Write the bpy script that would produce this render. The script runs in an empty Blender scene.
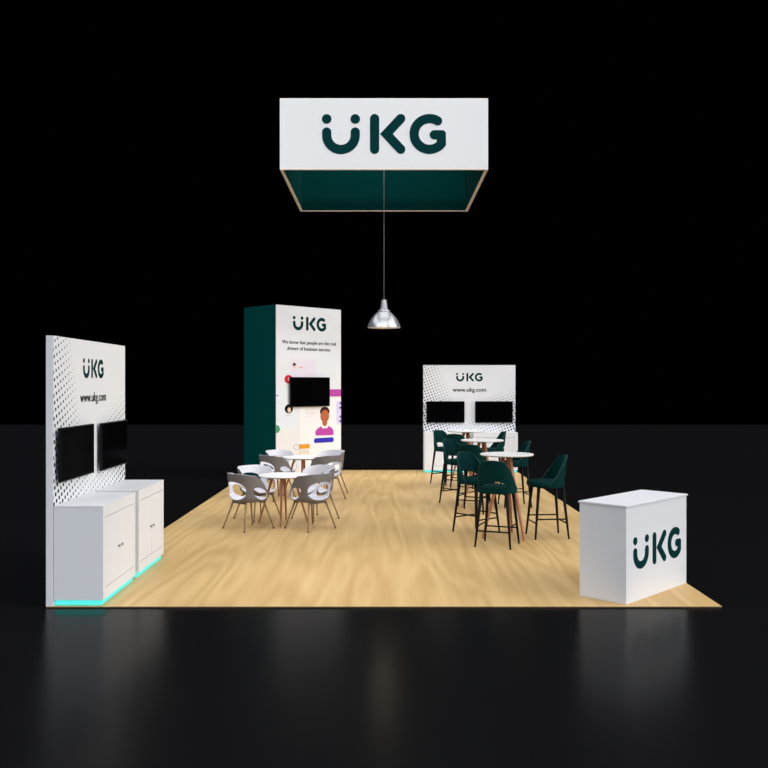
import bpy, bmesh, math, random
from mathutils import Vector, Matrix
random.seed(4)
PI = math.pi
D = bpy.data
SC = bpy.context.scene
COL = SC.collection
F = 853.33          # focal length in pixels at 768 wide
CH = 2.007          # camera height

# ------------------------------------------------------------------ materials
def mat(name, col, rough=0.5, metal=0.0, spec=0.5, emit=None, es=0.0, bump=None, vary=None):
    m = D.materials.new(name); m.use_nodes = True
    nt = m.node_tree; b = nt.nodes['Principled BSDF']
    b.inputs['Base Color'].default_value = (*col, 1)
    b.inputs['Roughness'].default_value = rough
    b.inputs['Metallic'].default_value = metal
    b.inputs['Specular IOR Level'].default_value = spec
    if emit:
        b.inputs['Emission Color'].default_value = (*emit, 1)
        b.inputs['Emission Strength'].default_value = es
    tc = nt.nodes.new('ShaderNodeTexCoord')
    if vary:
        sc_, amt = vary
        n = nt.nodes.new('ShaderNodeTexNoise'); n.inputs['Scale'].default_value = sc_
        nt.links.new(tc.outputs['Object'], n.inputs['Vector'])
        mx = nt.nodes.new('ShaderNodeMix'); mx.data_type = 'RGBA'
        mx.inputs['A'].default_value = (*[c*(1-amt) for c in col], 1)
        mx.inputs['B'].default_value = (*[min(1, c*(1+amt)) for c in col], 1)
        nt.links.new(n.outputs['Fac'], mx.inputs['Factor'])
        nt.links.new(mx.outputs['Result'], b.inputs['Base Color'])
    if bump:
        sc_, st = bump
        n = nt.nodes.new('ShaderNodeTexNoise'); n.inputs['Scale'].default_value = sc_
        nt.links.new(tc.outputs['Object'], n.inputs['Vector'])
        bp = nt.nodes.new('ShaderNodeBump'); bp.inputs['Strength'].default_value = st
        bp.inputs['Distance'].default_value = 0.002
        nt.links.new(n.outputs['Fac'], bp.inputs['Height'])
        nt.links.new(bp.outputs['Normal'], b.inputs['Normal'])
    return m

TEAL = (0.0, 0.031, 0.033)
M = {}
M['white'] = mat('white_laminate', (0.77, 0.785, 0.82), 0.5, spec=0.3, vary=(2.0, 0.01))
M['cabinet'] = mat('cabinet_lacquer', (0.765, 0.785, 0.82), 0.5, spec=0.3, vary=(2.0, 0.01))
M['table'] = mat('table_white', (0.90, 0.89, 0.88), 0.35, spec=0.4, vary=(3.0, 0.01))
M['edge'] = mat('table_edge', (0.30, 0.27, 0.25), 0.5, vary=(6, 0.05))
M['print'] = mat('printed_fabric_white', (0.765, 0.775, 0.79), 0.8, spec=0.1, bump=(900, 0.05))
M['teal_fabric'] = mat('teal_fabric', (0.0, 0.052, 0.048), 0.9, spec=0.03, bump=(700, 0.1))
M['teal_lining'] = mat('teal_lining', (0.0, 0.038, 0.036), 0.9, spec=0.03, bump=(700, 0.1))
M['logo'] = mat('logo_teal', TEAL, 0.7, spec=0.04, vary=(5, 0.02))
M['text'] = mat('text_charcoal', (0.02, 0.022, 0.025), 0.6, spec=0.2, vary=(5, 0.02))
M['alu'] = mat('frame_aluminium', (0.95, 0.86, 0.76), 0.6, metal=0.0, vary=(9, 0.04))
M['steel'] = mat('polished_aluminium', (0.66, 0.66, 0.70), 0.30, metal=0.8, spec=0.6, vary=(12, 0.03))
M['knob'] = mat('brushed_knob', (0.22, 0.22, 0.23), 0.35, metal=0.6, vary=(20, 0.05))
M['cord'] = mat('grey_cord', (0.22, 0.22, 0.23), 0.5, vary=(9, 0.05))
M['tvbody'] = mat('television_plastic', (0.004, 0.004, 0.005), 0.45, spec=0.15, vary=(9, 0.05))
M['screen'] = mat('television_glass', (0.0012, 0.0012, 0.0016), 0.10, spec=0.03, vary=(3, 0.05))
M['screen'].node_tree.nodes['Principled BSDF'].inputs['IOR'].default_value = 1.1
M['shell_out'] = mat('chair_shell_taupe', (0.175, 0.162, 0.165), 0.5, spec=0.3, vary=(8, 0.03))
M['shell_in'] = mat('chair_shell_white', (0.74, 0.74, 0.80), 0.4, spec=0.35, vary=(8, 0.01))
M['leg'] = mat('chair_leg_bronze', (0.33, 0.215, 0.115), 0.4, metal=0.25, vary=(14, 0.12))
M['dark'] = mat('rubber_dark', (0.03, 0.022, 0.018), 0.6, vary=(14, 0.1))
M['velvet'] = mat('velvet_green', (0.0005, 0.026, 0.025), 0.75, spec=0.06, bump=(160, 0.35), vary=(14, 0.18))
vb = M['velvet'].node_tree.nodes['Principled BSDF']
vb.inputs['Sheen Weight'].default_value = 0.05
vb.inputs['Sheen Tint'].default_value = (0.02, 0.30, 0.30, 1)
vb.inputs['Sheen Roughness'].default_value = 0.5
M['piping'] = mat('velvet_piping', (0.003, 0.045, 0.042), 0.6, vary=(14, 0.1))
M['black'] = mat('black_steel', (0.004, 0.004, 0.005), 0.5, spec=0.15, vary=(9, 0.1))
M['led'] = mat('led_cyan', (0.03, 0.2, 0.2), 0.5, emit=(0.07, 0.70, 0.64), es=1.15)
M['bulb'] = mat('bulb_warm', (0.9, 0.85, 0.7), 0.5, emit=(1.0, 0.86, 0.55), es=0.35)
M['trim'] = mat('platform_edge', (0.06, 0.04, 0.02), 0.6, vary=(3, 0.1))
for k, c in {'pink': (0.78, 0.71, 0.79), 'red': (0.62, 0.012, 0.035), 'magenta': (0.50, 0.07, 0.37),
             'blue': (0.04, 0.035, 0.45), 'orange': (0.76, 0.33, 0.03), 'skin': (0.48, 0.13, 0.052),
             'hairb': (0.045, 0.012, 0.008), 'hair': (0.006, 0.006, 0.008), 'pale': (0.86, 0.62, 0.45),
             'green': (0.055, 0.33, 0.14), 'ice': (0.76, 0.80, 0.84), 'cream': (0.80, 0.785, 0.775),
             'paper': (0.86, 0.845, 0.85), 'lilac': (0.68, 0.64, 0.86), 'rose': (0.80, 0.71, 0.70),
             'mint': (0.62, 0.74, 0.68), 'beige': (0.76, 0.68, 0.56), 'grey': (0.42, 0.42, 0.44),
             'purple': (0.16, 0.03, 0.30), 'pure': (0.92, 0.92, 0.92)}.items():
    M[k] = mat('ink_' + k, c, 0.8, spec=0.1, vary=(4, 0.01))

def wood(name, base, rough=0.45, scale=1.0):
    m = D.materials.new(name); m.use_nodes = True
    nt = m.node_tree; N = nt.nodes; L = nt.links; b = N['Principled BSDF']
    tc = N.new('ShaderNodeTexCoord')
    mp = N.new('ShaderNodeMapping'); mp.inputs['Scale'].default_value = (1.3*scale, 0.13*scale, 1.3*scale)
    L.new(tc.outputs['Object'], mp.inputs['Vector'])
    n1 = N.new('ShaderNodeTexNoise'); n1.inputs['Scale'].default_value = 1.0; n1.inputs['Detail'].default_value = 2.0
    L.new(mp.outputs['Vector'], n1.inputs['Vector'])
    mu = N.new('ShaderNodeMath'); mu.operation = 'MULTIPLY'; mu.inputs[1].default_value = 62
    L.new(n1.outputs['Fac'], mu.inputs[0])
    sn = N.new('ShaderNodeMath'); sn.operation = 'SINE'; L.new(mu.outputs[0], sn.inputs[0])
    mr = N.new('ShaderNodeMapRange'); mr.inputs['From Min'].default_value = -1; mr.inputs['From Max'].default_value = 1
    L.new(sn.outputs[0], mr.inputs['Value'])
    n2 = N.new('ShaderNodeTexNoise'); n2.inputs['Scale'].default_value = 3.2; n2.inputs['Detail'].default_value = 5.0
    mp2 = N.new('ShaderNodeMapping'); mp2.inputs['Scale'].default_value = (3.4*scale, 0.16*scale, 3)
    L.new(tc.outputs['Object'], mp2.inputs['Vector']); L.new(mp2.outputs['Vector'], n2.inputs['Vector'])
    mixf = N.new('ShaderNodeMix'); mixf.data_type = 'FLOAT'; mixf.inputs['Factor'].default_value = 0.73
    L.new(mr.outputs['Result'], mixf.inputs['A']); L.new(n2.outputs['Fac'], mixf.inputs['B'])
    cr = N.new('ShaderNodeValToRGB')
    cr.color_ramp.elements[0].position = 0.22; cr.color_ramp.elements[0].color = (*[c*k for c, k in zip(base, (0.84, 0.78, 0.68))], 1)
    cr.color_ramp.elements[1].position = 0.78; cr.color_ramp.elements[1].color = (*[c*k for c, k in zip(base, (1.10, 1.12, 1.16))], 1)
    L.new(mixf.outputs['Result'], cr.inputs['Fac']); L.new(cr.outputs['Color'], b.inputs['Base Color'])
    b.inputs['Roughness'].default_value = rough; b.inputs['Specular IOR Level'].default_value = 0.3
    return m
M['floor'] = wood('maple_plywood', (0.66, 0.45, 0.20), 0.5)
M['tleg'] = wood('beech_leg', (0.40, 0.165, 0.085), 0.5, 4.0)

def ground_mat():
    m = mat('polished_dark_floor', (0.0060, 0.0060, 0.0066), 0.17, spec=0.032)
    nt = m.node_tree; N = nt.nodes; L = nt.links; b = N['Principled BSDF']
    tc = N.new('ShaderNodeTexCoord'); n = N.new('ShaderNodeTexNoise'); n.inputs['Scale'].default_value = 0.7
    L.new(tc.outputs['Object'], n.inputs['Vector'])
    mr = N.new('ShaderNodeMapRange'); mr.inputs['To Min'].default_value = 0.20; mr.inputs['To Max'].default_value = 0.27
    L.new(n.outputs['Fac'], mr.inputs['Value']); L.new(mr.outputs['Result'], b.inputs['Roughness'])
    return m
M['ground'] = ground_mat()

def halftone():
    """White printed fabric with a halftone of dots; x = along the wall, z = height, in the wall's own coordinates."""
    m = D.materials.new('halftone_print'); m.use_nodes = True
    nt = m.node_tree; N = nt.nodes; L = nt.links; b = N['Principled BSDF']
    b.inputs['Roughness'].default_value = 0.8; b.inputs['Specular IOR Level'].default_value = 0.1
    def val(x):
        return x
    def op(o, a, c=None, clamp=False):
        n = N.new('ShaderNodeMath'); n.operation = o; n.use_clamp = clamp
        for i, v in enumerate((a, c)):
            if v is None: continue
            if isinstance(v, (int, float)): n.inputs[i].default_value = v
            else: L.new(v, n.inputs[i])
        return n.outputs[0]
    tc = N.new('ShaderNodeTexCoord'); sx = N.new('ShaderNodeSeparateXYZ'); L.new(tc.outputs['Object'], sx.inputs[0])
    U, Z = sx.outputs['X'], sx.outputs['Z']
    a = math.radians(20); ca, sa = math.cos(a), math.sin(a); P = 0.066
    p = op('DIVIDE', op('ADD', op('MULTIPLY', U, ca), op('MULTIPLY', Z, sa)), P)
    q = op('DIVIDE', op('SUBTRACT', op('MULTIPLY', Z, ca), op('MULTIPLY', U, sa)), P)
    fp, fq = op('ROUND', p), op('ROUND', q)
    dp, dq = op('SUBTRACT', p, fp), op('SUBTRACT', q, fq)
    dist = op('MULTIPLY', op('SQRT', op('ADD', op('MULTIPLY', dp, dp), op('MULTIPLY', dq, dq))), P)
    # centre of the dot, for a size that is constant over one dot
    cu = op('MULTIPLY', op('SUBTRACT', op('MULTIPLY', fp, ca), op('MULTIPLY', fq, sa)), P)
    cz = op('MULTIPLY', op('ADD', op('MULTIPLY', fp, sa), op('MULTIPLY', fq, ca)), P)
    down = op('SUBTRACT', 2.45, cz)
    # left field
    wl = op('ADD', 0.44, op('MULTIPLY', down, 0.38))
    A = op('MULTIPLY', op('SUBTRACT', 1.0, op('DIVIDE', cu, wl)), op('ADD', 0.50, op('MULTIPLY', down, 0.42)))
    # right field, opening downwards
    B = op('MULTIPLY', op('ADD', op('SUBTRACT', 1.97, cz), op('MULTIPLY', op('SUBTRACT', cu, 2.13), 0.36)), 1.25)
    B = op('MINIMUM', B, op('MULTIPLY', op('SUBTRACT', cu, 1.42), 1.6))
    # band at the bottom
    C_ = op('ADD', op('MULTIPLY', op('SUBTRACT', 1.30, cz), 0.95),
            op('MULTIPLY', op('SUBTRACT', op('ABSOLUTE', op('SUBTRACT', cu, 1.0)), 0.35), 0.22))
    d = op('MAXIMUM', op('MAXIMUM', A, B), C_)
    d = op('MINIMUM', op('MAXIMUM', d, 0.0), 1.0)
    r = op('MULTIPLY', op('SQRT', d), 0.0205)
    cov = op('DIVIDE', op('SUBTRACT', r, dist), 0.004)
    cov = op('MINIMUM', op('MAXIMUM', op('ADD', cov, 0.5), 0.0), 1.0)
    cov = op('MULTIPLY', cov, op('GREATER_THAN', d, 0.02))
    cov = op('MULTIPLY', cov, op('GREATER_THAN', Z, 0.895))
    mx = N.new('ShaderNodeMix'); mx.data_type = 'RGBA'
    mx.inputs['A'].default_value = (0.765, 0.775, 0.80, 1); mx.inputs['B'].default_value = (0.012, 0.018, 0.022, 1)
    L.new(cov, mx.inputs['Factor']); L.new(mx.outputs['Result'], b.inputs['Base Color'])
    return m
M['halftone'] = halftone()

# ------------------------------------------------------------------ mesh helpers
def finish(name, bm, mats, parent=None, smooth=False, bevel=0, seg=2):
    if not isinstance(mats, (list, tuple)): mats = [mats]
    bmesh.ops.recalc_face_normals(bm, faces=bm.faces[:])
    if smooth:
        for f in bm.faces: f.smooth = True
    me = D.meshes.new(name); bm.to_mesh(me); bm.free()
    for m in mats: me.materials.append(m)
    o = D.objects.new(name, me); COL.objects.link(o)
    if parent: o.parent = parent
    if bevel:
        md = o.modifiers.new('bevel', 'BEVEL'); md.width = bevel; md.segments = seg; md.limit_method = 'ANGLE'
    return o

def box(bm, x0, x1, y0, y1, z0, z1, mi=0):
    v = [bm.verts.new(p) for p in ((x0,y0,z0),(x1,y0,z0),(x1,y1,z0),(x0,y1,z0),(x0,y0,z1),(x1,y0,z1),(x1,y1,z1),(x0,y1,z1))]
    for q in ((0,3,2,1),(4,5,6,7),(0,1,5,4),(1,2,6,5),(2,3,7,6),(3,0,4,7)):
        f = bm.faces.new([v[i] for i in q]); f.material_index = mi

def lathe(bm, prof, n=48, cx=0, cy=0, mi=0, cap=True):
    rings = []
    for r, z in prof:
        rings.append([bm.verts.new((cx+r*math.cos(2*PI*i/n), cy+r*math.sin(2*PI*i/n), z)) for i in range(n)])
    for a, b_ in zip(rings, rings[1:]):
        for i in range(n):
            f = bm.faces.new((a[i], a[(i+1) % n], b_[(i+1) % n], b_[i])); f.material_index = mi; f.smooth = True
    if cap:
        for rg in (rings[0], rings[-1]):
            f = bm.faces.new(rg); f.material_index = mi

def rod(bm, a, b_, ra, rb, n=14, sq=False, mi=0, twist=0):
    a, b_ = Vector(a), Vector(b_); d = (b_-a).normalized()
    u = d.cross(Vector((0, 1, 0.001)) if abs(d.x) > 0.7 else Vector((1, 0, 0.001))).normalized(); w = d.cross(u)
    if sq: n = 4
    rings = []
    for p, r in ((a, ra), (b_, rb)):
        rings.append([bm.verts.new(p + (u*math.cos(2*PI*(i+.5)/n+twist) + w*math.sin(2*PI*(i+.5)/n+twist))*r) for i in range(n)])
    for i in range(n):
        f = bm.faces.new((rings[0][i], rings[0][(i+1) % n], rings[1][(i+1) % n], rings[1][i])); f.material_index = mi; f.smooth = not sq
    bm.faces.new(rings[0]).material_index = mi; bm.faces.new(rings[1]).material_index = mi

def flat(bm, pts, y, t=0.002, mi=0):
    """polygon in the x-z plane, front at y - t, side walls back to y"""
    fr = [bm.verts.new((x, y-t, z)) for x, z in pts]; bk = [bm.verts.new((x, y, z)) for x, z in pts]
    bm.faces.new(fr).material_index = mi; bm.faces.new(bk[::-1]).material_index = mi
    n = len(pts)
    for i in range(n):
        bm.faces.new((fr[i], bk[i], bk[(i+1) % n], fr[(i+1) % n])).material_index = mi

def disc_pts(cx, cz, rx, rz=None, n=28, a0=0, a1=2*PI):
    rz = rz or rx
    full = abs(a1-a0-2*PI) < 1e-6
    m = n if full else n+1
    return [(cx+rx*math.cos(a0+(a1-a0)*i/n), cz+rz*math.sin(a0+(a1-a0)*i/n)) for i in range(m)]

def rrect(x0, x1, z0, z1, r, n=6):
    out = []
    for cx, cz, a in ((x1-r, z1-r, 0), (x0+r, z1-r, 90), (x0+r, z0+r, 180), (x1-r, z0+r, 270)):
        for i in range(n+1):
            t = math.radians(a+90*i/n); out.append((cx+r*math.cos(t), cz+r*math.sin(t)))
    return out

def stroke_pts(path, h, nc=10):
    """closed outline of a round-capped stroke with mitred joins"""
    P = [Vector(p) for p in path]; L_, R_ = [], []
    for i, p in enumerate(P):
        d0 = (P[i]-P[i-1]).normalized() if i else None
        d1 = (P[i+1]-P[i]).normalized() if i < len(P)-1 else None
        d0 = d0 or d1; d1 = d1 or d0
        n0 = Vector((-d0.y, d0.x)); n1 = Vector((-d1.y, d1.x)); m_ = (n0+n1).normalized()
        k = h/max(0.3, m_.dot(n0))
        L_.append(p+m_*k); R_.append(p-m_*k)
    def cap(c, frm, sgn=-1):
        a0 = math.atan2((frm-c).y, (frm-c).x)
        return [Vector((c.x+h*math.cos(a0+sgn*PI*i/nc), c.y+h*math.sin(a0+sgn*PI*i/nc))) for i in range(1, nc)]
    out = L_ + cap(P[-1], L_[-1]) + R_[::-1] + cap(P[0], R_[0])
    return [(v.x, v.y) for v in out]

def logo(name, parent, cx, cz, w, y):
    bm = bmesh.new(); s = w/674.0
    def T(pts): return [(cx+(px-378)*s, cz-(py-158.5)*s) for px, py in pts]
    t = max(0.002, w*0.003)
    for x in (67, 222): flat(bm, T(disc_pts(x, 77, 26)), y, t)
    arc = [(144.5+77.5*math.cos(a), 165.5+77.5*math.sin(a)) for a in [PI*i/20 for i in range(21)]][::-1]
    flat(bm, T(stroke_pts([(67, 148)]+arc+[(222, 148)], 25)), y, t)
    flat(bm, T(stroke_pts([(327, 75), (327, 242)], 25)), y, t)
    flat(bm, T(stroke_pts([(469, 75), (391, 158.5), (469, 242)], 25)), y, t)
    a0 = math.radians(-58); a1 = math.radians(-320)
    g = [(625+83.5*math.cos(a0+(a1-a0)*i/34), 158.5+83.5*math.sin(a0+(a1-a0)*i/34)) for i in range(35)]
    g = [p for p in g if not (p[0] > 688 and p[1] > 170)] + [(689.5, 211), (689.5, 163), (651, 163)]
    out = []
    for p in stroke_pts(g, 25):
        if (p[0]-714.5)**2+(p[1]-138)**2 < 4:
            out += [(714.5-20+20*math.cos(a), 138+20-20*math.sin(a)) for a in [PI/2*i/6 for i in range(7)]]
        else: out.append(p)
    flat(bm, T(out), y, t)
    return finish(name, bm, M['logo'], parent)

def text(name, parent, body, cx, cz, w, y, m, bold=0.004, t=0.002, wt=0.022):
    cu = D.curves.new(name+'_c', 'FONT'); cu.body = body; cu.align_x = 'CENTER'; cu.size = 1; cu.offset = bold
    cu.resolution_u = 3
    o = D.objects.new(name+'_t', cu); COL.objects.link(o)
    dg = bpy.context.evaluated_depsgraph_get(); dg.update()
    me = D.meshes.new_from_object(o.evaluated_get(dg)); D.objects.remove(o)
    xs = [v.co.x for v in me.vertices]; W = max(xs)-min(xs); s = w/W; mx = (max(xs)+min(xs))/2
    bm = bmesh.new()
    for k, dx in enumerate((-wt, 0, wt)):
        n0 = len(bm.verts); bm.from_mesh(me); bm.verts.ensure_lookup_table()
        for v in bm.verts[n0:]:
            v.co = Vector((cx+(v.co.x-mx+dx)*s, y-t-0.0002*k, cz+(v.co.y-0.26)*s))
    D.meshes.remove(me)
    r = bmesh.ops.extrude_face_region(bm, geom=bm.faces[:])
    for e in r['geom']:
        if isinstance(e, bmesh.types.BMVert): e.co.y += t
    return finish(name, bm, m, parent)

def thing(name, label, cat, loc=(0, 0, 0), rz=0, group=None):
    o = D.objects.new(name, None); COL.objects.link(o); o.empty_display_size = 0.1
    o.location = loc; o.rotation_euler = (0, 0, rz)
    o['label'] = label; o['category'] = cat
    if group: o['group'] = group
    return o

def dup(root, loc, rz, label):
    r = root.copy(); COL.objects.link(r); r.location = loc; r.rotation_euler = (0, 0, rz); r['label'] = label
    for ch in list(root.children):
        c = ch.copy(); COL.objects.link(c); c.parent = r
        for g in list(ch.children):
            d = g.copy(); COL.objects.link(d); d.parent = c
    return r

# ------------------------------------------------------------------ ground and platform
bm = bmesh.new(); box(bm, -60, 60, -6, 42.5, -0.12, -0.014)
g = finish('ground', bm, M['ground']); g['kind'] = 'structure'
bm = bmesh.new(); box(bm, -3.05, 3.05, 7.70, 19.90, -0.014, -0.004, 1); box(bm, -3.05, 3.05, 7.70, 19.90, -0.004, 0.0, 0)
fl = finish('floor', bm, [M['floor'], M['trim']]); fl['kind'] = 'structure'

# ------------------------------------------------------------------ display walls with cabinets and televisions
class Frame:
    def __init__(s, x, y, rz): s.o = Vector((x, y, 0)); s.rz = rz; s.m = Matrix.Rotation(rz, 4, 'Z')
    def at(s, x, y, z=0): return s.o + s.m @ Vector((x, y, z))
WL = Frame(-2.985, 7.70, PI/2)
WB = Frame(0.910, 19.77, 0)

def display_wall(fr, label):
    t = thing('display_wall', label, 'display wall', fr.at(0, 0), fr.rz)
    bm = bmesh.new(); box(bm, 0, 2.135, 0.002, 0.065, 0, 2.445)
    finish('panel', bm, M['white'], t)
    bm = bmesh.new(); box(bm, 0.002, 2.133, -0.001, 0.003, 0.0, 2.444)
    for f in bm.faces: f.material_index = 0 if f.calc_center_median().y < -0.0005 else 1
    finish('printed_graphic', bm, [M['halftone'], M['white']], t)
    logo('logo', t, 1.068, 2.165, 0.617, -0.001)
    text('web_address', t, 'www.ukg.com', 1.068, 1.865, 0.77, -0.001, M['text'], bold=0.004)
    return t
display_wall(WL, 'tall white display wall with dot pattern on the left edge of the wood floor')
display_wall(WB, 'white display wall with dot pattern standing at the far right end of the floor')

def cabinet(fr, x0, label):
    W, DP, Z0, Z1 = 1.0, 0.450, 0.058, 0.906
    t = thing('storage_cabinet', label, 'cabinet', fr.at(x0, 0), fr.rz, 'white storage cabinets under the televisions')
    bm = bmesh.new()
    fy = -DP
    dx0, dx1, dz0, dz1 = 0.055, W-0.065, 0.154, 0.798
    box(bm, 0, W, fy+0.022, -0.006, Z0, Z1-0.012)
    box(bm, 0, W, fy, fy+0.022, Z0, dz0); box(bm, 0, W, fy, fy+0.022, dz1, Z1-0.012)
    box(bm, 0, dx0, fy, fy+0.022, dz0, dz1); box(bm, dx1, W, fy, fy+0.022, dz0, dz1)
    finish('body', bm, M['cabinet'], t)
    bm = bmesh.new(); box(bm, -0.002, W+0.002, fy-0.002, -0.005, Z1-0.012, Z1)
    finish('top', bm, M['white'], t)
    bm = bmesh.new(); box(bm, 0.06, W-0.06, fy+0.08, -0.008, 0.0, Z0)
    finish('plinth', bm, M['white'], t)
    bm = bmesh.new()
    box(bm, 0.020, W-0.020, fy+0.024, fy+0.040, 0.006, 0.046)
    box(bm, 0.020, 0.036, fy+0.040, -0.010, 0.006, 0.046); box(bm, W-0.036, W-0.020, fy+0.040, -0.010, 0.006, 0.046)
    finish('led_strip', bm, M['led'], t)['label'] = 'glowing cyan light strip'
    mid = (dx0+dx1)/2
    for a, b_, kx in ((dx0+0.002, mid-0.002, mid-0.045), (mid+0.002, dx1-0.002, mid+0.045)):
        bm = bmesh.new(); box(bm, a, b_, fy+0.001, fy+0.019, dz0+0.006, dz1-0.007)
        d = finish('door', bm, M['cabinet'], t, bevel=0.0012, seg=1)
        bm = bmesh.new(); lathe(bm, [(0.005, 0), (0.005, 0.012), (0.013, 0.016), (0.014, 0.022), (0.010, 0.026)], 16)
        for v in bm.verts: v.co = Vector((kx+v.co.x*0.75, fy+0.001-v.co.z*0.7, 0.463+v.co.y*1.1))
        finish('knob', bm, M['knob'], d)
    return t
cabinet(WL, 0.0, 'white two-door cabinet at the front left corner, nearest the camera')
cabinet(WL, 1.115, 'white two-door cabinet behind the front one along the left display wall')
cabinet(WB, 0.005, 'left white cabinet under the far display wall, behind the green stools')
cabinet(WB, 1.120, 'right white cabinet under the far display wall, mostly behind the high tables')

def television(fr, x0, x1, z0, z1, label, yb=0.028):
    t = thing('television', label, 'television', fr.at(0, 0, 0), fr.rz, 'black wall-mounted televisions')
    t.location = fr.at(x0, -0.06, z0)
    W, H = x1-x0, z1-z0
    bm = bmesh.new(); box(bm, 0, W, 0, yb, 0, H)
    finish('casing', bm, M['tvbody'], t, bevel=0.003)
    bm = bmesh.new(); box(bm, 0.010, W-0.010, -0.0015, 0.001, 0.014, H-0.010)
    finish('screen', bm, M['screen'], t)
    bm = bmesh.new(); box(bm, W/2-0.15, W/2+0.15, yb, 0.0585, H/2-0.12, H/2+0.12)
    finish('wall_bracket', bm, M['black'], t)
    return t
television(WL, 0.035, 0.915, 1.112, 1.607, 'black television nearest the camera on the left display wall')
television(WL, 1.155, 2.035, 1.105, 1.600, 'second black television, the farther one on the left display wall')
television(WB, 0.070, 0.950, 1.113, 1.607, 'left black television on the far display wall')
television(WB, 1.195, 2.065, 1.113, 1.607, 'right black television on the far display wall')

# ------------------------------------------------------------------ tower
TC = (-2.245, 17.72); q = math.sqrt(0.5)
TW = Frame(*TC, PI/4)
def tp(px, py, off=0.0):
    k = (px-384)/F; n = off*q
    tt = (k*(TC[1]-n) - (TC[0]+n))/(1-k)
    Y = TC[1]-n+tt
    return tt/q, CH-(py-384)*Y/F
TWD, TDP, TH = 1.82, 1.12, 3.66
tw = thing('advertising_tower', 'tall dark green tower with white printed front, set diagonally at the back left', 'tower', TW.at(0, 0), PI/4)
bm = bmesh.new(); box(bm, 0, TWD, 0.004, TDP, 0, TH); finish('body', bm, M['teal_fabric'], tw, bevel=0.004)
bm = bmesh.new(); box(bm, 0.002, TWD-0.002, 0, 0.0045, 0, TH-0.002); finish('white_front', bm, M['print'], tw)['label'] = 'white printed front face'
logo('logo', tw, 0.915, 3.30, 0.93, 0)
text('slogan', tw, 'We know that people are the real', 0.912, 2.885, 1.50, 0, M['text'], bold=0.004)
text('slogan', tw, 'drivers of business success.', 0.905, 2.752, 1.21, 0, M['text'], bold=0.004)

def layer(name, items, label=None):
    """items: (kind, args..., material key, layer height)"""
    keys = []; bm = bmesh.new()
    for it in items:
        kind, key, lay = it[0], it[1], it[2]; a = it[3:]
        if key not in keys: keys.append(key)
        mi = keys.index(key); y = 0.0; t = 0.0015*lay
        if kind == 'rr':      # pixel rectangle, rounded
            x0, z1 = tp(a[0], a[1]); x1, z0 = tp(a[2], a[3]); 
            x0 = max(0.003, x0); x1 = min(TWD-0.003, x1)
            flat(bm, rrect(x0, x1, z0, z1, min(a[4], (x1-x0)*0.49, (z1-z0)*0.49)), y, t, mi)
        elif kind == 'el':
            cx, cz = tp(a[0], a[1]); flat(bm, disc_pts(cx, cz, a[2], a[3]), y, t, mi)
        elif kind == 'pg':
            flat(bm, [tp(*p) for p in a[0]], y, t, mi)
    return finish(name, bm, [M[k] for k in keys], tw, )
for it in [
    ('rr', 'ice', 2, 275.9, 388.5, 296.8, 428.8, 0.03), ('rr', 'cream', 1, 275.9, 388.5, 300.5, 479, 0.005),
    ('rr', 'pink', 1, 289.2, 358.5, 316.5, 392, 0.12),
    ('rr', 'paper', 2, 300, 398, 341, 479, 0.04), ('rr', 'lilac', 3, 336.2, 400.5, 341, 424.5, 0.04)]: layer('printed_panel', [it])
for nm, grp in (
    ('printed_bar', [('rr', 'magenta', 4, 327, 389.3, 341, 396.3, 0.02)]), ('printed_bar', [('rr', 'blue', 4, 313.8, 438.3, 333.6, 441.9, 0.05)]),
    ('printed_bar', [('rr', 'orange', 4, 298.2, 444.6, 309.6, 448.2, 0.03)]), ('printed_bar', [('rr', 'beige', 3, 299, 450.0, 309.3, 453.8, 0.01)]),
    ('printed_line', [('rr', 'orange', 3, 298.6, 366.9, 302.3, 367.8, 0.01)]), ('printed_line', [('rr', 'rose', 3, 303.8, 367.1, 314, 367.7, 0.01)]),
    ('printed_line', [('rr', 'hair', 3, 276.1, 395.2, 278.2, 395.9, 0.004)]),
    ('printed_badge', [('el', 'red', 4, 288.4, 379.2, 0.105, 0.090), ('rr', 'pure', 5, 287.9, 377.4, 288.9, 381.0, 0.01)]),
    ('printed_badge', [('pg', 'green', 4, [(276.1, 425.0), (277.4, 425.2), (279.0, 426.4), (280.1, 429.0), (279.0, 431.6), (277.4, 432.8), (276.1, 433.0)])]),
    ('printed_clock', [('el', 'grey', 4, 296.6, 447.0, 0.075, 0.064), ('el', 'pure', 5, 296.6, 447.0, 0.058, 0.050), ('rr', 'hair', 6, 296.5, 445.3, 296.8, 447.2, 0.002),
    ('rr', 'hair', 6, 296.5, 447.0, 297.6, 447.3, 0.002)])):
    layer(nm, grp)
for y in (402.8, 410.9, 419.0): layer('printed_line', [('rr', 'mint', 3, 276.3, y, 279.3, y+0.8, 0.01)])
for y, x in ((407.6, 318.2), (409.2, 317.6), (411.7, 316.6), (413.4, 316.6), (416.2, 312.5)): layer('printed_line', [('rr', 'rose', 3, 305.2, y, x, y+0.5, 0.01)])
for x, y in ((339.4, 402.0), (339.0, 406.6), (339.4, 415.6), (339.0, 420.0)): layer('printed_dot', [('rr', 'purple', 5, x, y, 341, y+2.2, 0.04)])
layer('printed_portrait', [
    ('el', 'hair', 5, 288.7, 408.8, 0.108, 0.095),
    ('el', 'pale', 6, 289.0, 409.9, 0.045, 0.056), ('rr', 'mint', 5, 285.9, 414.2, 291.6, 415.6, 0.01)])
layer('printed_portrait', [
    ('el', 'hair', 5, 294.3, 364.9, 0.040, 0.044), ('el', 'pale', 6, 294.4, 366.6, 0.022, 0.034), ('rr', 'beige', 5, 293.1, 369.2, 295.6, 370.3, 0.01)])
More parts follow.
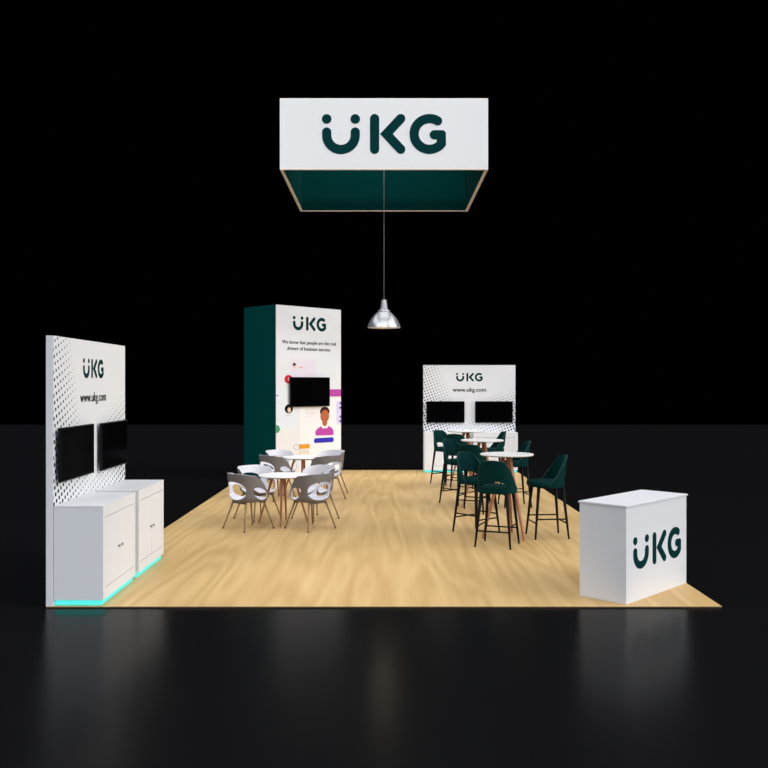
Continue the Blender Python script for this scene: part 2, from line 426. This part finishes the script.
man = [(315.6, 435.6), (315.2, 431.8), (316.6, 429.3), (319.2, 427.4), (321.4, 425.7), (324.3, 428.8), (327.6, 425.5), (330.2, 426.8), (332.4, 428.6), (333.4, 431.2), (333.3, 435.0)]
layer('printed_portrait', [
    ('pg', 'magenta', 4, man),
    ('pg', 'pure', 5, [(321.2, 426.4), (322.9, 424.0), (326.8, 423.6), (328.0, 426.2), (326.4, 428.5), (324.4, 426.8), (322.6, 428.6)]),
    ('pg', 'skin', 6, [(322.4, 419), (327.0, 419), (326.9, 424.2), (324.6, 426.8), (322.3, 424.4)]),
    ('el', 'hairb', 6, 324.6, 411.6, 0.135, 0.105), ('el', 'skin', 7, 324.6, 416.0, 0.122, 0.135)])
television(Frame(TW.at(0, 0).x, TW.at(0, 0).y, PI/4), 0.336, 1.439, 1.522, 2.153, 'black television mounted on the tall tower front, above the printed portrait')

# ------------------------------------------------------------------ hanging sign
SY, SW, SZ0, SZ1, ST = 12.486, 3.048, 5.146, 6.180, 0.045
hs = thing('hanging_sign', 'square white fabric sign hanging high above the floor, dark green inside', 'sign', (0, SY, SZ0))
H_ = SZ1-SZ0; w = SW/2
bm = bmesh.new()
box(bm, -w, w, 0, 0.006, 0.012, H_); box(bm, -w, -w+0.006, 0.006, SW, 0.012, H_)
box(bm, w-0.006, w, 0.006, SW, 0.012, H_); box(bm, -w, w, SW-0.006, SW, 0.012, H_)
finish('outer_fabric', bm, M['print'], hs)
bm = bmesh.new()
i = w-ST
box(bm, -i, i, ST-0.006, ST, 0.012, H_); box(bm, -i-0.006, -i, ST, SW-ST, 0.012, H_)
box(bm, i, i+0.006, ST, SW-ST, 0.012, H_); box(bm, -i, i, SW-ST, SW-ST+0.006, 0.012, H_)
finish('inner_fabric', bm, M['teal_lining'], hs)
bm = bmesh.new()
for z0, z1 in ((0, 0.012), (H_, H_+0.008)):
    box(bm, -w, w, 0, ST, z0, z1); box(bm, -w, w, SW-ST, SW, z0, z1)
    box(bm, -w, -w+ST, ST, SW-ST, z0, z1); box(bm, w-ST, w, ST, SW-ST, z0, z1)
finish('frame', bm, M['alu'], hs)
logo('logo', hs, 0.0, 5.665-SZ0, 1.816, 0)

# ------------------------------------------------------------------ pendant lamp
PY, PZ = 13.8, 2.918
pl = thing('pendant_lamp', 'silver dome pendant lamp hanging on a long grey cord in the middle', 'lamp', (0.0, PY, PZ))
bm = bmesh.new()
outer = [(0.268, 0.0), (0.262, 0.03), (0.240, 0.085), (0.205, 0.145), (0.160, 0.200), (0.118, 0.240), (0.088, 0.262), (0.070, 0.280)]
inner = [(r-0.006, z-0.002) for r, z in outer[::-1]]
lathe(bm, outer+[(0.066, 0.284)]+inner+[(0.268, 0.0)], 64, cap=False)
finish('shade', bm, M['steel'], pl)
bm = bmesh.new()
prof = [(0.098, 0.258), (0.100, 0.278), (0.072, 0.290)]
for k in range(7):
    z = 0.290+k*0.020; r = 0.067-0.0035*k
    prof += [(r, z), (r, z+0.011), (r-0.009, z+0.013), (r-0.009, z+0.018)]
prof += [(0.045, 0.438), (0.040, 0.446), (0.010, 0.450)]
lathe(bm, prof, 40); finish('socket_neck', bm, M['steel'], pl)
bm = bmesh.new(); lathe(bm, [(0.006, 0.448), (0.006, 3.27)], 12); finish('cord', bm, M['cord'], pl)
bm = bmesh.new(); lathe(bm, [(0.030, 0.262), (0.040, 0.20), (0.062, 0.15), (0.066, 0.12), (0.055, 0.085), (0.03, 0.065), (0.004, 0.06)], 28)
finish('bulb', bm, M['bulb'], pl)

# ------------------------------------------------------------------ reception counter
RC = Frame(2.200, 7.752, PI/4)
rc = thing('reception_counter', 'white reception counter set diagonally at the front right corner of the floor', 'counter', RC.at(0, 0), PI/4)
bm = bmesh.new(); box(bm, 0, 1.20, 0, 0.488, 0, 0.883); finish('body', bm, M['white'], rc, bevel=0.003)
bm = bmesh.new(); box(bm, -0.009, 1.209, -0.009, 0.497, 0.883, 0.900); finish('countertop', bm, M['white'], rc, bevel=0.002)
logo('logo', rc, 0.602, 0.443, 0.95, 0)

# ------------------------------------------------------------------ tables
def table(name, label, cat, loc, rz, h, R, top_r, foot_r, lw, group, angs):
    t = thing(name, label, cat, loc, rz, group)
    bm = bmesh.new()
    lathe(bm, [(0.02, h-0.022), (R-0.012, h-0.022), (R-0.003, h-0.014), (R, h-0.006), (R-0.002, h-0.001), (R-0.006, h), (0.02, h)], 72)
    for f in bm.faces:
        f.smooth = False
        if f.calc_center_median().z < h-0.012: f.material_index = 1
    finish('tabletop', bm, [M['table'], M['edge']], t)
    bm = bmesh.new(); lathe(bm, [(top_r+0.03, h-0.045), (top_r+0.03, h-0.022)], 24); finish('leg_mount', bm, M['dark'], t)
    for a in angs:
        a = math.radians(a); c, s = math.cos(a), math.sin(a)
        bm = bmesh.new(); rod(bm, (top_r, 0, h-0.03), (foot_r, 0, 0.0), lw, lw*0.62, sq=True)
        for v in bm.verts:
            if v.co.z < 0.02: v.co.z = 0.0
            x, y = v.co.x, v.co.y; v.co.x, v.co.y = x*c-y*s, x*s+y*c
        finish('leg', bm, M['tleg'], t, bevel=0.004)
    return t
GT = 'round white low tables on the left'
lowt = table('low_table', 'round white low table nearest the camera, among grey shell chairs', 'table', (-1.45, 12.30, 0), 0, 0.70, 0.357, 0.155, 0.355, 0.027, GT, (0, 90, 180, 270))
LT2 = 3.02
dup(lowt, (-1.45, 12.30+LT2, 0), 0, 'round white low table in front of the tall green and white tower')
GH = 'round white high tables on the right'
HT = (1.615, 11.22)
hit = table('high_table', 'round white high table nearest the camera, among dark green stools', 'table', (*HT, 0), math.radians(-60), 1.09, 0.352, 0.05, 0.36, 0.031, GH, (0, 131, 262))
SP = 2.8
dup(hit, (HT[0], HT[1]+SP, 0), math.radians(-60), 'round white high table in the middle of the row of three')
dup(hit, (HT[0]+0.01, HT[1]+2*SP, 0), math.radians(-60), 'round white high table farthest back, before the display wall')

# ------------------------------------------------------------------ shell chair (faces local +y)
def sstep(a, b_, x):
    t = min(1, max(0, (x-a)/(b_-a))); return t*t*(3-2*t)

def shell_chair(label, loc, rz, group):
    t = thing('shell_chair', label, 'chair', loc, rz, group)
    NA, NP, NW = 168, 6, 30
    R0, ZS = 0.205, 0.388
    def Hh(a):   # rim height against angle from the back, degrees
        a = abs(a)
        return ZS+0.020 + 0.372*(1-0.06*sstep(30, 70, a)) * (1-sstep(68, 152, a))
    def inside(a, z):
        aa = abs(a)
        f1 = (abs(aa)/46.0)**2.3 + (abs(z-0.540)/0.124)**2.3 - 1
        f2 = (abs(aa-93)/(26.0))**2.2 + (abs(z-(0.502-0.0016*(aa-93)))/0.076)**2.3 - 1
        return min(f1, f2)
    def pos(a, z, top):
        k = (z-ZS)/0.39
        th = math.radians(a)
        rr = R0+0.030*sstep(0, 0.15, k)+0.042*k
        sq = 1.0+0.05*(math.sin(2*th)**2)
        x = rr*sq*math.sin(th)*1.06; y = -rr*sq*math.cos(th)
        if y > 0: y *= 1.16
        return Vector((x, y, z))
    bm = bmesh.new()
    cen = bm.verts.new((0, 0, ZS-0.018)); rings = []
    for j in range(1, NP+1):
        r = j/NP
        rings.append([bm.verts.new((lambda p: Vector((p.x*r, p.y*r, ZS-0.018+0.018*r**4)))(pos(360*i_/NA-180, ZS, 0))) for i_ in range(NA)])
    par = {}
    for j in range(1, NW+1):
        ring = []
        for i_ in range(NA):
            a = 360*i_/NA-180; z = ZS+(Hh(a)-ZS)*j/NW
            v = bm.verts.new(pos(a, z, 0)); par[v] = [a, z]; ring.append(v)
        rings.append(ring)
    for i_ in range(NA): bm.faces.new((cen, rings[0][i_], rings[0][(i_+1) % NA]))
    kill = []
    for jj in range(len(rings)-1):
        for i_ in range(NA):
            vs = (rings[jj][i_], rings[jj+1][i_], rings[jj+1][(i_+1) % NA], rings[jj][(i_+1) % NA])
            f = bm.faces.new(vs)
            if jj >= NP:
                a = 360*(i_+.5)/NA-180
                zs = sum(par[v][1] for v in vs)/4
                if inside(a, zs) < 0: kill.append(f)
    bmesh.ops.recalc_face_normals(bm, faces=bm.faces[:])
    bmesh.ops.delete(bm, geom=kill, context='FACES')
    for v in list(par):
        if v.is_valid and v.is_boundary:
            a, z = par[v]
            if inside(a, z) < 0.9 and abs(z-Hh(a)) > 0.012:
                for _ in range(6):          # pull the border onto the smooth outline of the opening
                    f0 = inside(a, z); ga = (inside(a+0.2, z)-inside(a-0.2, z))/0.4; gz = (inside(a, z+0.001)-inside(a, z-0.001))/0.002
                    sa_ = 0.0042  # metres per degree
                    gm = (ga/sa_)**2+gz**2
                    if gm < 1e-9: break
                    st = max(-0.004, min(0.004, f0/math.sqrt(gm)))
                    a -= st*(ga/sa_)/math.sqrt(gm)/sa_; z -= st*gz/math.sqrt(gm)
                v.co = pos(a, z, 0)
    for f in bm.faces: f.smooth = True
    up = [f for f in bm.faces if f.calc_center_median().length < 0.45 and abs(f.normal.z) > 0.9]
    if sum(f.normal.z for f in up) > 0: bmesh.ops.reverse_faces(bm, faces=bm.faces[:])
    me = D.meshes.new('seat_shell'); bm.to_mesh(me); bm.free()
    me.materials.append(M['shell_out']); me.materials.append(M['shell_in'])
    o = D.objects.new('seat_shell', me); COL.objects.link(o); o.parent = t
    sm = o.modifiers.new('s', 'SMOOTH'); sm.factor = 0.4; sm.iterations = 2
    md = o.modifiers.new('t', 'SOLIDIFY'); md.thickness = 0.013; md.offset = -1; md.material_offset = 1; md.material_offset_rim = 1
    for sx, sy in ((1, -1), (-1, -1), (1, 1), (-1, 1)):
        bm = bmesh.new(); rod(bm, (sx*0.150, sy*0.150, ZS-0.010), (sx*0.2475, sy*0.2475, 0.012), 0.0155, 0.009)
        lg = finish('leg', bm, M['leg'], t)
        bm = bmesh.new(); lathe(bm, [(0.014, 0.0), (0.015, 0.006), (0.011, 0.014)], 14, cx=sx*0.2475, cy=sy*0.2475)
        finish('foot_cap', bm, M['dark'], lg)
    bm = bmesh.new()
    box(bm, -0.14, 0.14, -0.155, -0.13, ZS-0.033, ZS-0.014); box(bm, -0.14, 0.14, 0.13, 0.155, ZS-0.033, ZS-0.014)
    box(bm, -0.015, 0.015, -0.14, 0.14, ZS-0.033, ZS-0.022)
    finish('under_frame', bm, M['shell_out'], t, bevel=0.003)
    return t
GC = 'grey shell armchairs around the low tables'
def fa(dx, dy): return math.atan2(dy, dx)-PI/2     # heading for a thing facing local +y
tx, ty = -1.455, 12.30
cd = 0.43
ch = shell_chair('grey shell armchair at front left of the nearest low table, its back to the camera', (tx-cd, ty-cd, 0), fa(1, 1), GC)
dup(ch, (tx+cd, ty-cd, 0), fa(-1, 1), 'grey shell armchair at front right of the nearest low table, its back to the camera')
dup(ch, (tx-cd, ty+cd, 0), fa(1, -1), 'shell armchair behind left of the nearest low table, its white inside showing')
dup(ch, (tx+cd, ty+cd, 0), fa(-1, -1), 'shell armchair behind right of the nearest low table, its white inside showing')
ty2 = ty+LT2
dup(ch, (tx-cd, ty2-cd, 0), fa(1, 1), 'grey shell armchair at front left of the low table by the tower')
dup(ch, (tx+cd, ty2-cd, 0), fa(-1, 1), 'grey shell armchair at front right of the low table by the tower')
dup(ch, (tx-cd, ty2+cd, 0), fa(1, -1), 'shell armchair behind left of the low table by the tower, white inside showing')
dup(ch, (tx+cd, ty2+cd, 0), fa(-1, -1), 'shell armchair behind right of the low table by the tower, white inside showing')

# ------------------------------------------------------------------ bar stool (faces local +y)
def bar_stool(label, loc, rz, group):
    t = thing('bar_stool', label, 'stool', loc, rz, group)
    ZB, ZT = 0.665, 1.070
    # seat cushion
    bm = bmesh.new(); rings = []
    def sup(r, z, n=56, e=2.9):
        out = []
        for k in range(n):
            th = 2*PI*k/n; c, s = math.cos(th), math.sin(th)
            rx = r*0.228*abs(c)**(2/e)*(1 if c > 0 else -1)
            ry = r*0.225*abs(s)**(2/e)*(1 if s > 0 else -1)
            out.append(bm.verts.new((rx*(1-0.06*(ry < 0)), ry+0.036, z)))
        return out
    for r, z in ((0.80, ZB), (0.95, ZB+0.004), (0.985, ZB+0.016), (1.0, ZB+0.038), (0.985, ZB+0.058), (0.94, ZB+0.070), (0.82, ZB+0.077), (0.5, ZB+0.080), (0.15, ZB+0.081)):
        rings.append(sup(r, z))
    for a, b_ in zip(rings, rings[1:]):
        n = len(a)
        for k in range(n): bm.faces.new((a[k], a[(k+1) % n], b_[(k+1) % n], b_[k]))
    bm.faces.new(rings[0]); bm.faces.new(rings[-1])
    finish('seat', bm, M['velvet'], t, smooth=True)
    # wrap-around back
    AM = 108.0
    def Hh(a):
        a = abs(a)
        return ZB+0.02 + (ZT-ZB-0.02)*(1-0.02*sstep(0, 30, a))*(1-sstep(32, AM+6, a)**0.9)
    def inside(a, z):
        arch = 0.055*(1-min(1, (a/46.0)**2))
        return (abs(a)/44.0)**3 + (abs(z-(0.757+arch*0.35))/(0.022+arch*0.42))**2.2 - 1
    def pos(a, z):
        k = (z-ZB)/(ZT-ZB); th = math.radians(a)
        rx = 0.243*(1-0.16*k**1.4); ry = 0.206*(1-0.03*k)
        sq = 1+0.07*math.sin(2*th)**2
        return Vector((rx*sq*math.sin(th), -ry*sq*math.cos(th)-0.058*k, z))
    NA, NW = 96, 44
    bm = bmesh.new(); rings = []; par = {}
    for j in range(NW+1):
        ring = []
        for k in range(NA+1):
            a = -AM+2*AM*k/NA; z = ZB+(Hh(a)-ZB)*j/NW
            v = bm.verts.new(pos(a, z)); par[v] = (a, z); ring.append(v)
        rings.append(ring)
    kill = []
    for j in range(NW):
        for k in range(NA):
            vs = (rings[j][k], rings[j][k+1], rings[j+1][k+1], rings[j+1][k]); f = bm.faces.new(vs)
            if inside(sum(par[v][0] for v in vs)/4, sum(par[v][1] for v in vs)/4) < 0: kill.append(f)
    bmesh.ops.recalc_face_normals(bm, faces=bm.faces[:])
    bmesh.ops.delete(bm, geom=kill, context='FACES')
    for v, (a, z) in par.items():
        if v.is_valid and v.is_boundary and inside(a, z) < 1.2 and abs(z-Hh(a)) > 0.02 and z > ZB+0.02:
            for _ in range(6):
                f0 = inside(a, z); ga = (inside(a+.2, z)-inside(a-.2, z))/.4; gz = (inside(a, z+.001)-inside(a, z-.001))/.002
                sa_ = 0.004; gm = math.sqrt((ga/sa_)**2+gz**2)
                if gm < 1e-6: break
                st = max(-0.004, min(0.004, f0/gm)); a -= st*ga/sa_/gm/sa_; z -= st*gz/gm
            v.co = pos(a, z)
    for f in bm.faces: f.smooth = True
    if sum(f.normal.dot(Vector((f.calc_center_median().x, f.calc_center_median().y, 0))) for f in bm.faces) < 0:
        bmesh.ops.reverse_faces(bm, faces=bm.faces[:])
    me = D.meshes.new('backrest'); bm.to_mesh(me); bm.free(); me.materials.append(M['velvet'])
    o = D.objects.new('backrest', me); COL.objects.link(o); o.parent = t
    md = o.modifiers.new('t', 'SOLIDIFY'); md.thickness = 0.032; md.offset = -1
    bv = o.modifiers.new('b', 'BEVEL'); bv.width = 0.008; bv.segments = 2; bv.limit_method = 'ANGLE'; bv.angle_limit = 0.9
    # piping along the rim
    bm = bmesh.new(); n = 80; rg = []
    for k in range(n+1):
        a = -AM+2*AM*k/n; p = pos(a, Hh(a)); p2 = pos(min(AM, a+1), Hh(min(AM, a+1))); p1 = pos(max(-AM, a-1), Hh(max(-AM, a-1)))
        d = (p2-p1).normalized(); out = Vector((p.x, p.y+0.03, 0)).normalized(); w2 = d.cross(out).normalized()
        rg.append([bm.verts.new(p+(out*math.cos(m_*PI/3)+w2*math.sin(m_*PI/3))*0.0045) for m_ in range(6)])
    for a, b_ in zip(rg, rg[1:]):
        for k in range(6): bm.faces.new((a[k], a[(k+1) % 6], b_[(k+1) % 6], b_[k]))
    bm.faces.new(rg[0]); bm.faces.new(rg[-1])
    finish('piping', bm, M['piping'], o, smooth=True)
    # legs and foot rails
    def lp(sx, sy, z):
        k = (ZB-z)/ZB; r = 0.160+0.062*k
        return Vector((sx*r, sy*r, z))
    for sx, sy in ((1, -1), (-1, -1), (1, 1), (-1, 1)):
        bm = bmesh.new(); rod(bm, lp(sx, sy, ZB+0.004), lp(sx, sy, 0), 0.0225, 0.0120)
        for v in bm.verts:
            if v.co.z < 0.02: v.co.z = 0
        finish('leg', bm, M['black'], t)
    for a, b_, z in (((-1, -1), (1, -1), 0.20), ((-1, 1), (1, 1), 0.20), ((-1, -1), (-1, 1), 0.255), ((1, -1), (1, 1), 0.255)):
        bm = bmesh.new(); rod(bm, lp(*a, z), lp(*b_, z), 0.0095, 0.0095, 10); finish('foot_rail', bm, M['black'], t)
    bm = bmesh.new(); box(bm, -0.165, 0.165, -0.165, 0.165, ZB-0.012, ZB+0.002); finish('seat_base', bm, M['black'], t)
    return t
GS = 'dark green velvet bar stools around the high tables'
spots = [(1.410, 10.625, fa(0.38, 0.92)), (2.150, 11.245, fa(-0.992, -0.105)), (1.250, 11.57, fa(0.64, -0.77))]
rows = ['the nearest high table', 'the middle high table', 'the farthest high table']
desc = ['green velvet bar stool in front of {}, seen from behind',
        'green velvet bar stool right of {}, facing left',
        'green bar stool behind left of {}, slot in its back showing']
st0 = None
for r in range(3):
    for k, (x, y, a) in enumerate(spots):
        lb = desc[k].format(rows[r])
        if st0 is None: st0 = bar_stool(lb, (x, y, 0), a, GS)
        else: dup(st0, (x, y+SP*r, 0), a, lb)

# ------------------------------------------------------------------ light
def sun(name, vec, e, ang, col=(1, 1, 1)):
    l = D.lights.new(name, 'SUN'); l.energy = e; l.angle = math.radians(ang); l.color = col
    o = D.objects.new(name, l); COL.objects.link(o); v = Vector(vec)      # vec: direction towards the light
    o.rotation_euler = v.to_track_quat('Z', 'Y').to_euler(); o.location = v*20; return o
sun('overhead_light', (0.0, -0.1, 1), 2.75, 110, (0.97, 0.985, 1.0))
sun('key_light', (0.90, -0.32, 0.36), 2.25, 40, (1.0, 0.99, 0.985))
sun('fill_light', (-0.60, -0.72, 0.32), 0.70, 40, (0.80, 0.88, 1.0))
def spot(name, loc, tgt, e, size, blend, col=(1, 0.93, 0.8), r=0.3):
    l = D.lights.new(name, 'SPOT'); l.energy = e; l.spot_size = math.radians(size); l.spot_blend = blend; l.color = col; l.shadow_soft_size = r
    o = D.objects.new(name, l); COL.objects.link(o); o.location = loc
    o.rotation_euler = (Vector(loc)-Vector(tgt)).to_track_quat('Z', 'Y').to_euler(); return o
spot('sign_fill_spot', (0, 2.0, 9.2), (0, 12.5, 5.7), 1800, 30, 0.8, (0.97, 0.985, 1.0))  # added spot out of view that brightens the sign front, no fixture
spot('wall_fill_spot', (3.4, 10.5, 7.5), (2.0, 19.8, 1.3), 750, 34, 0.7, (1, 0.99, 0.98))  # added unseen spot lifting the far display wall, not a wall lamp
spot('spot_light', (-0.4, 9.0, 9), (-0.4, 9.0, 0), 620, 24, 1.0)
spot('spot_light', (-0.3, 18.2, 9), (-0.3, 18.2, 0), 620, 22, 1.0)
spot('table_fill_spot', (-1.45, 12.1, 8), (-1.45, 12.3, 0.7), 420, 14, 0.8, (1, 1, 1))  # added spot to whiten the near low tabletop, no lamp hangs here
spot('table_fill_spot', (-1.45, 15.1, 8), (-1.45, 15.3, 0.7), 420, 14, 0.8, (1, 1, 1))  # same added brightening over the low table by the tower
pt = D.lights.new('pendant_bulb', 'POINT'); pt.energy = 5; pt.color = (1, 0.86, 0.6); pt.shadow_soft_size = 0.05
po = D.objects.new('pendant_bulb', pt); COL.objects.link(po); po.location = (0, PY, PZ+0.03)

w_ = D.worlds.new('black_hall'); SC.world = w_; w_.use_nodes = True
w_.node_tree.nodes['Background'].inputs['Color'].default_value = (0, 0, 0, 1)
w_.node_tree.nodes['Background'].inputs['Strength'].default_value = 0

# ------------------------------------------------------------------ camera
cam = D.cameras.new('camera'); cam.lens = 40; cam.sensor_width = 36; cam.clip_end = 200
co = D.objects.new('camera', cam); COL.objects.link(co); co.location = (0, 0, CH); co.rotation_euler = (PI/2, 0, 0)
SC.camera = co
SC.view_settings.view_transform = 'Standard'; SC.view_settings.look = 'None'
SC.view_settings.exposure = 0; SC.view_settings.gamma = 1
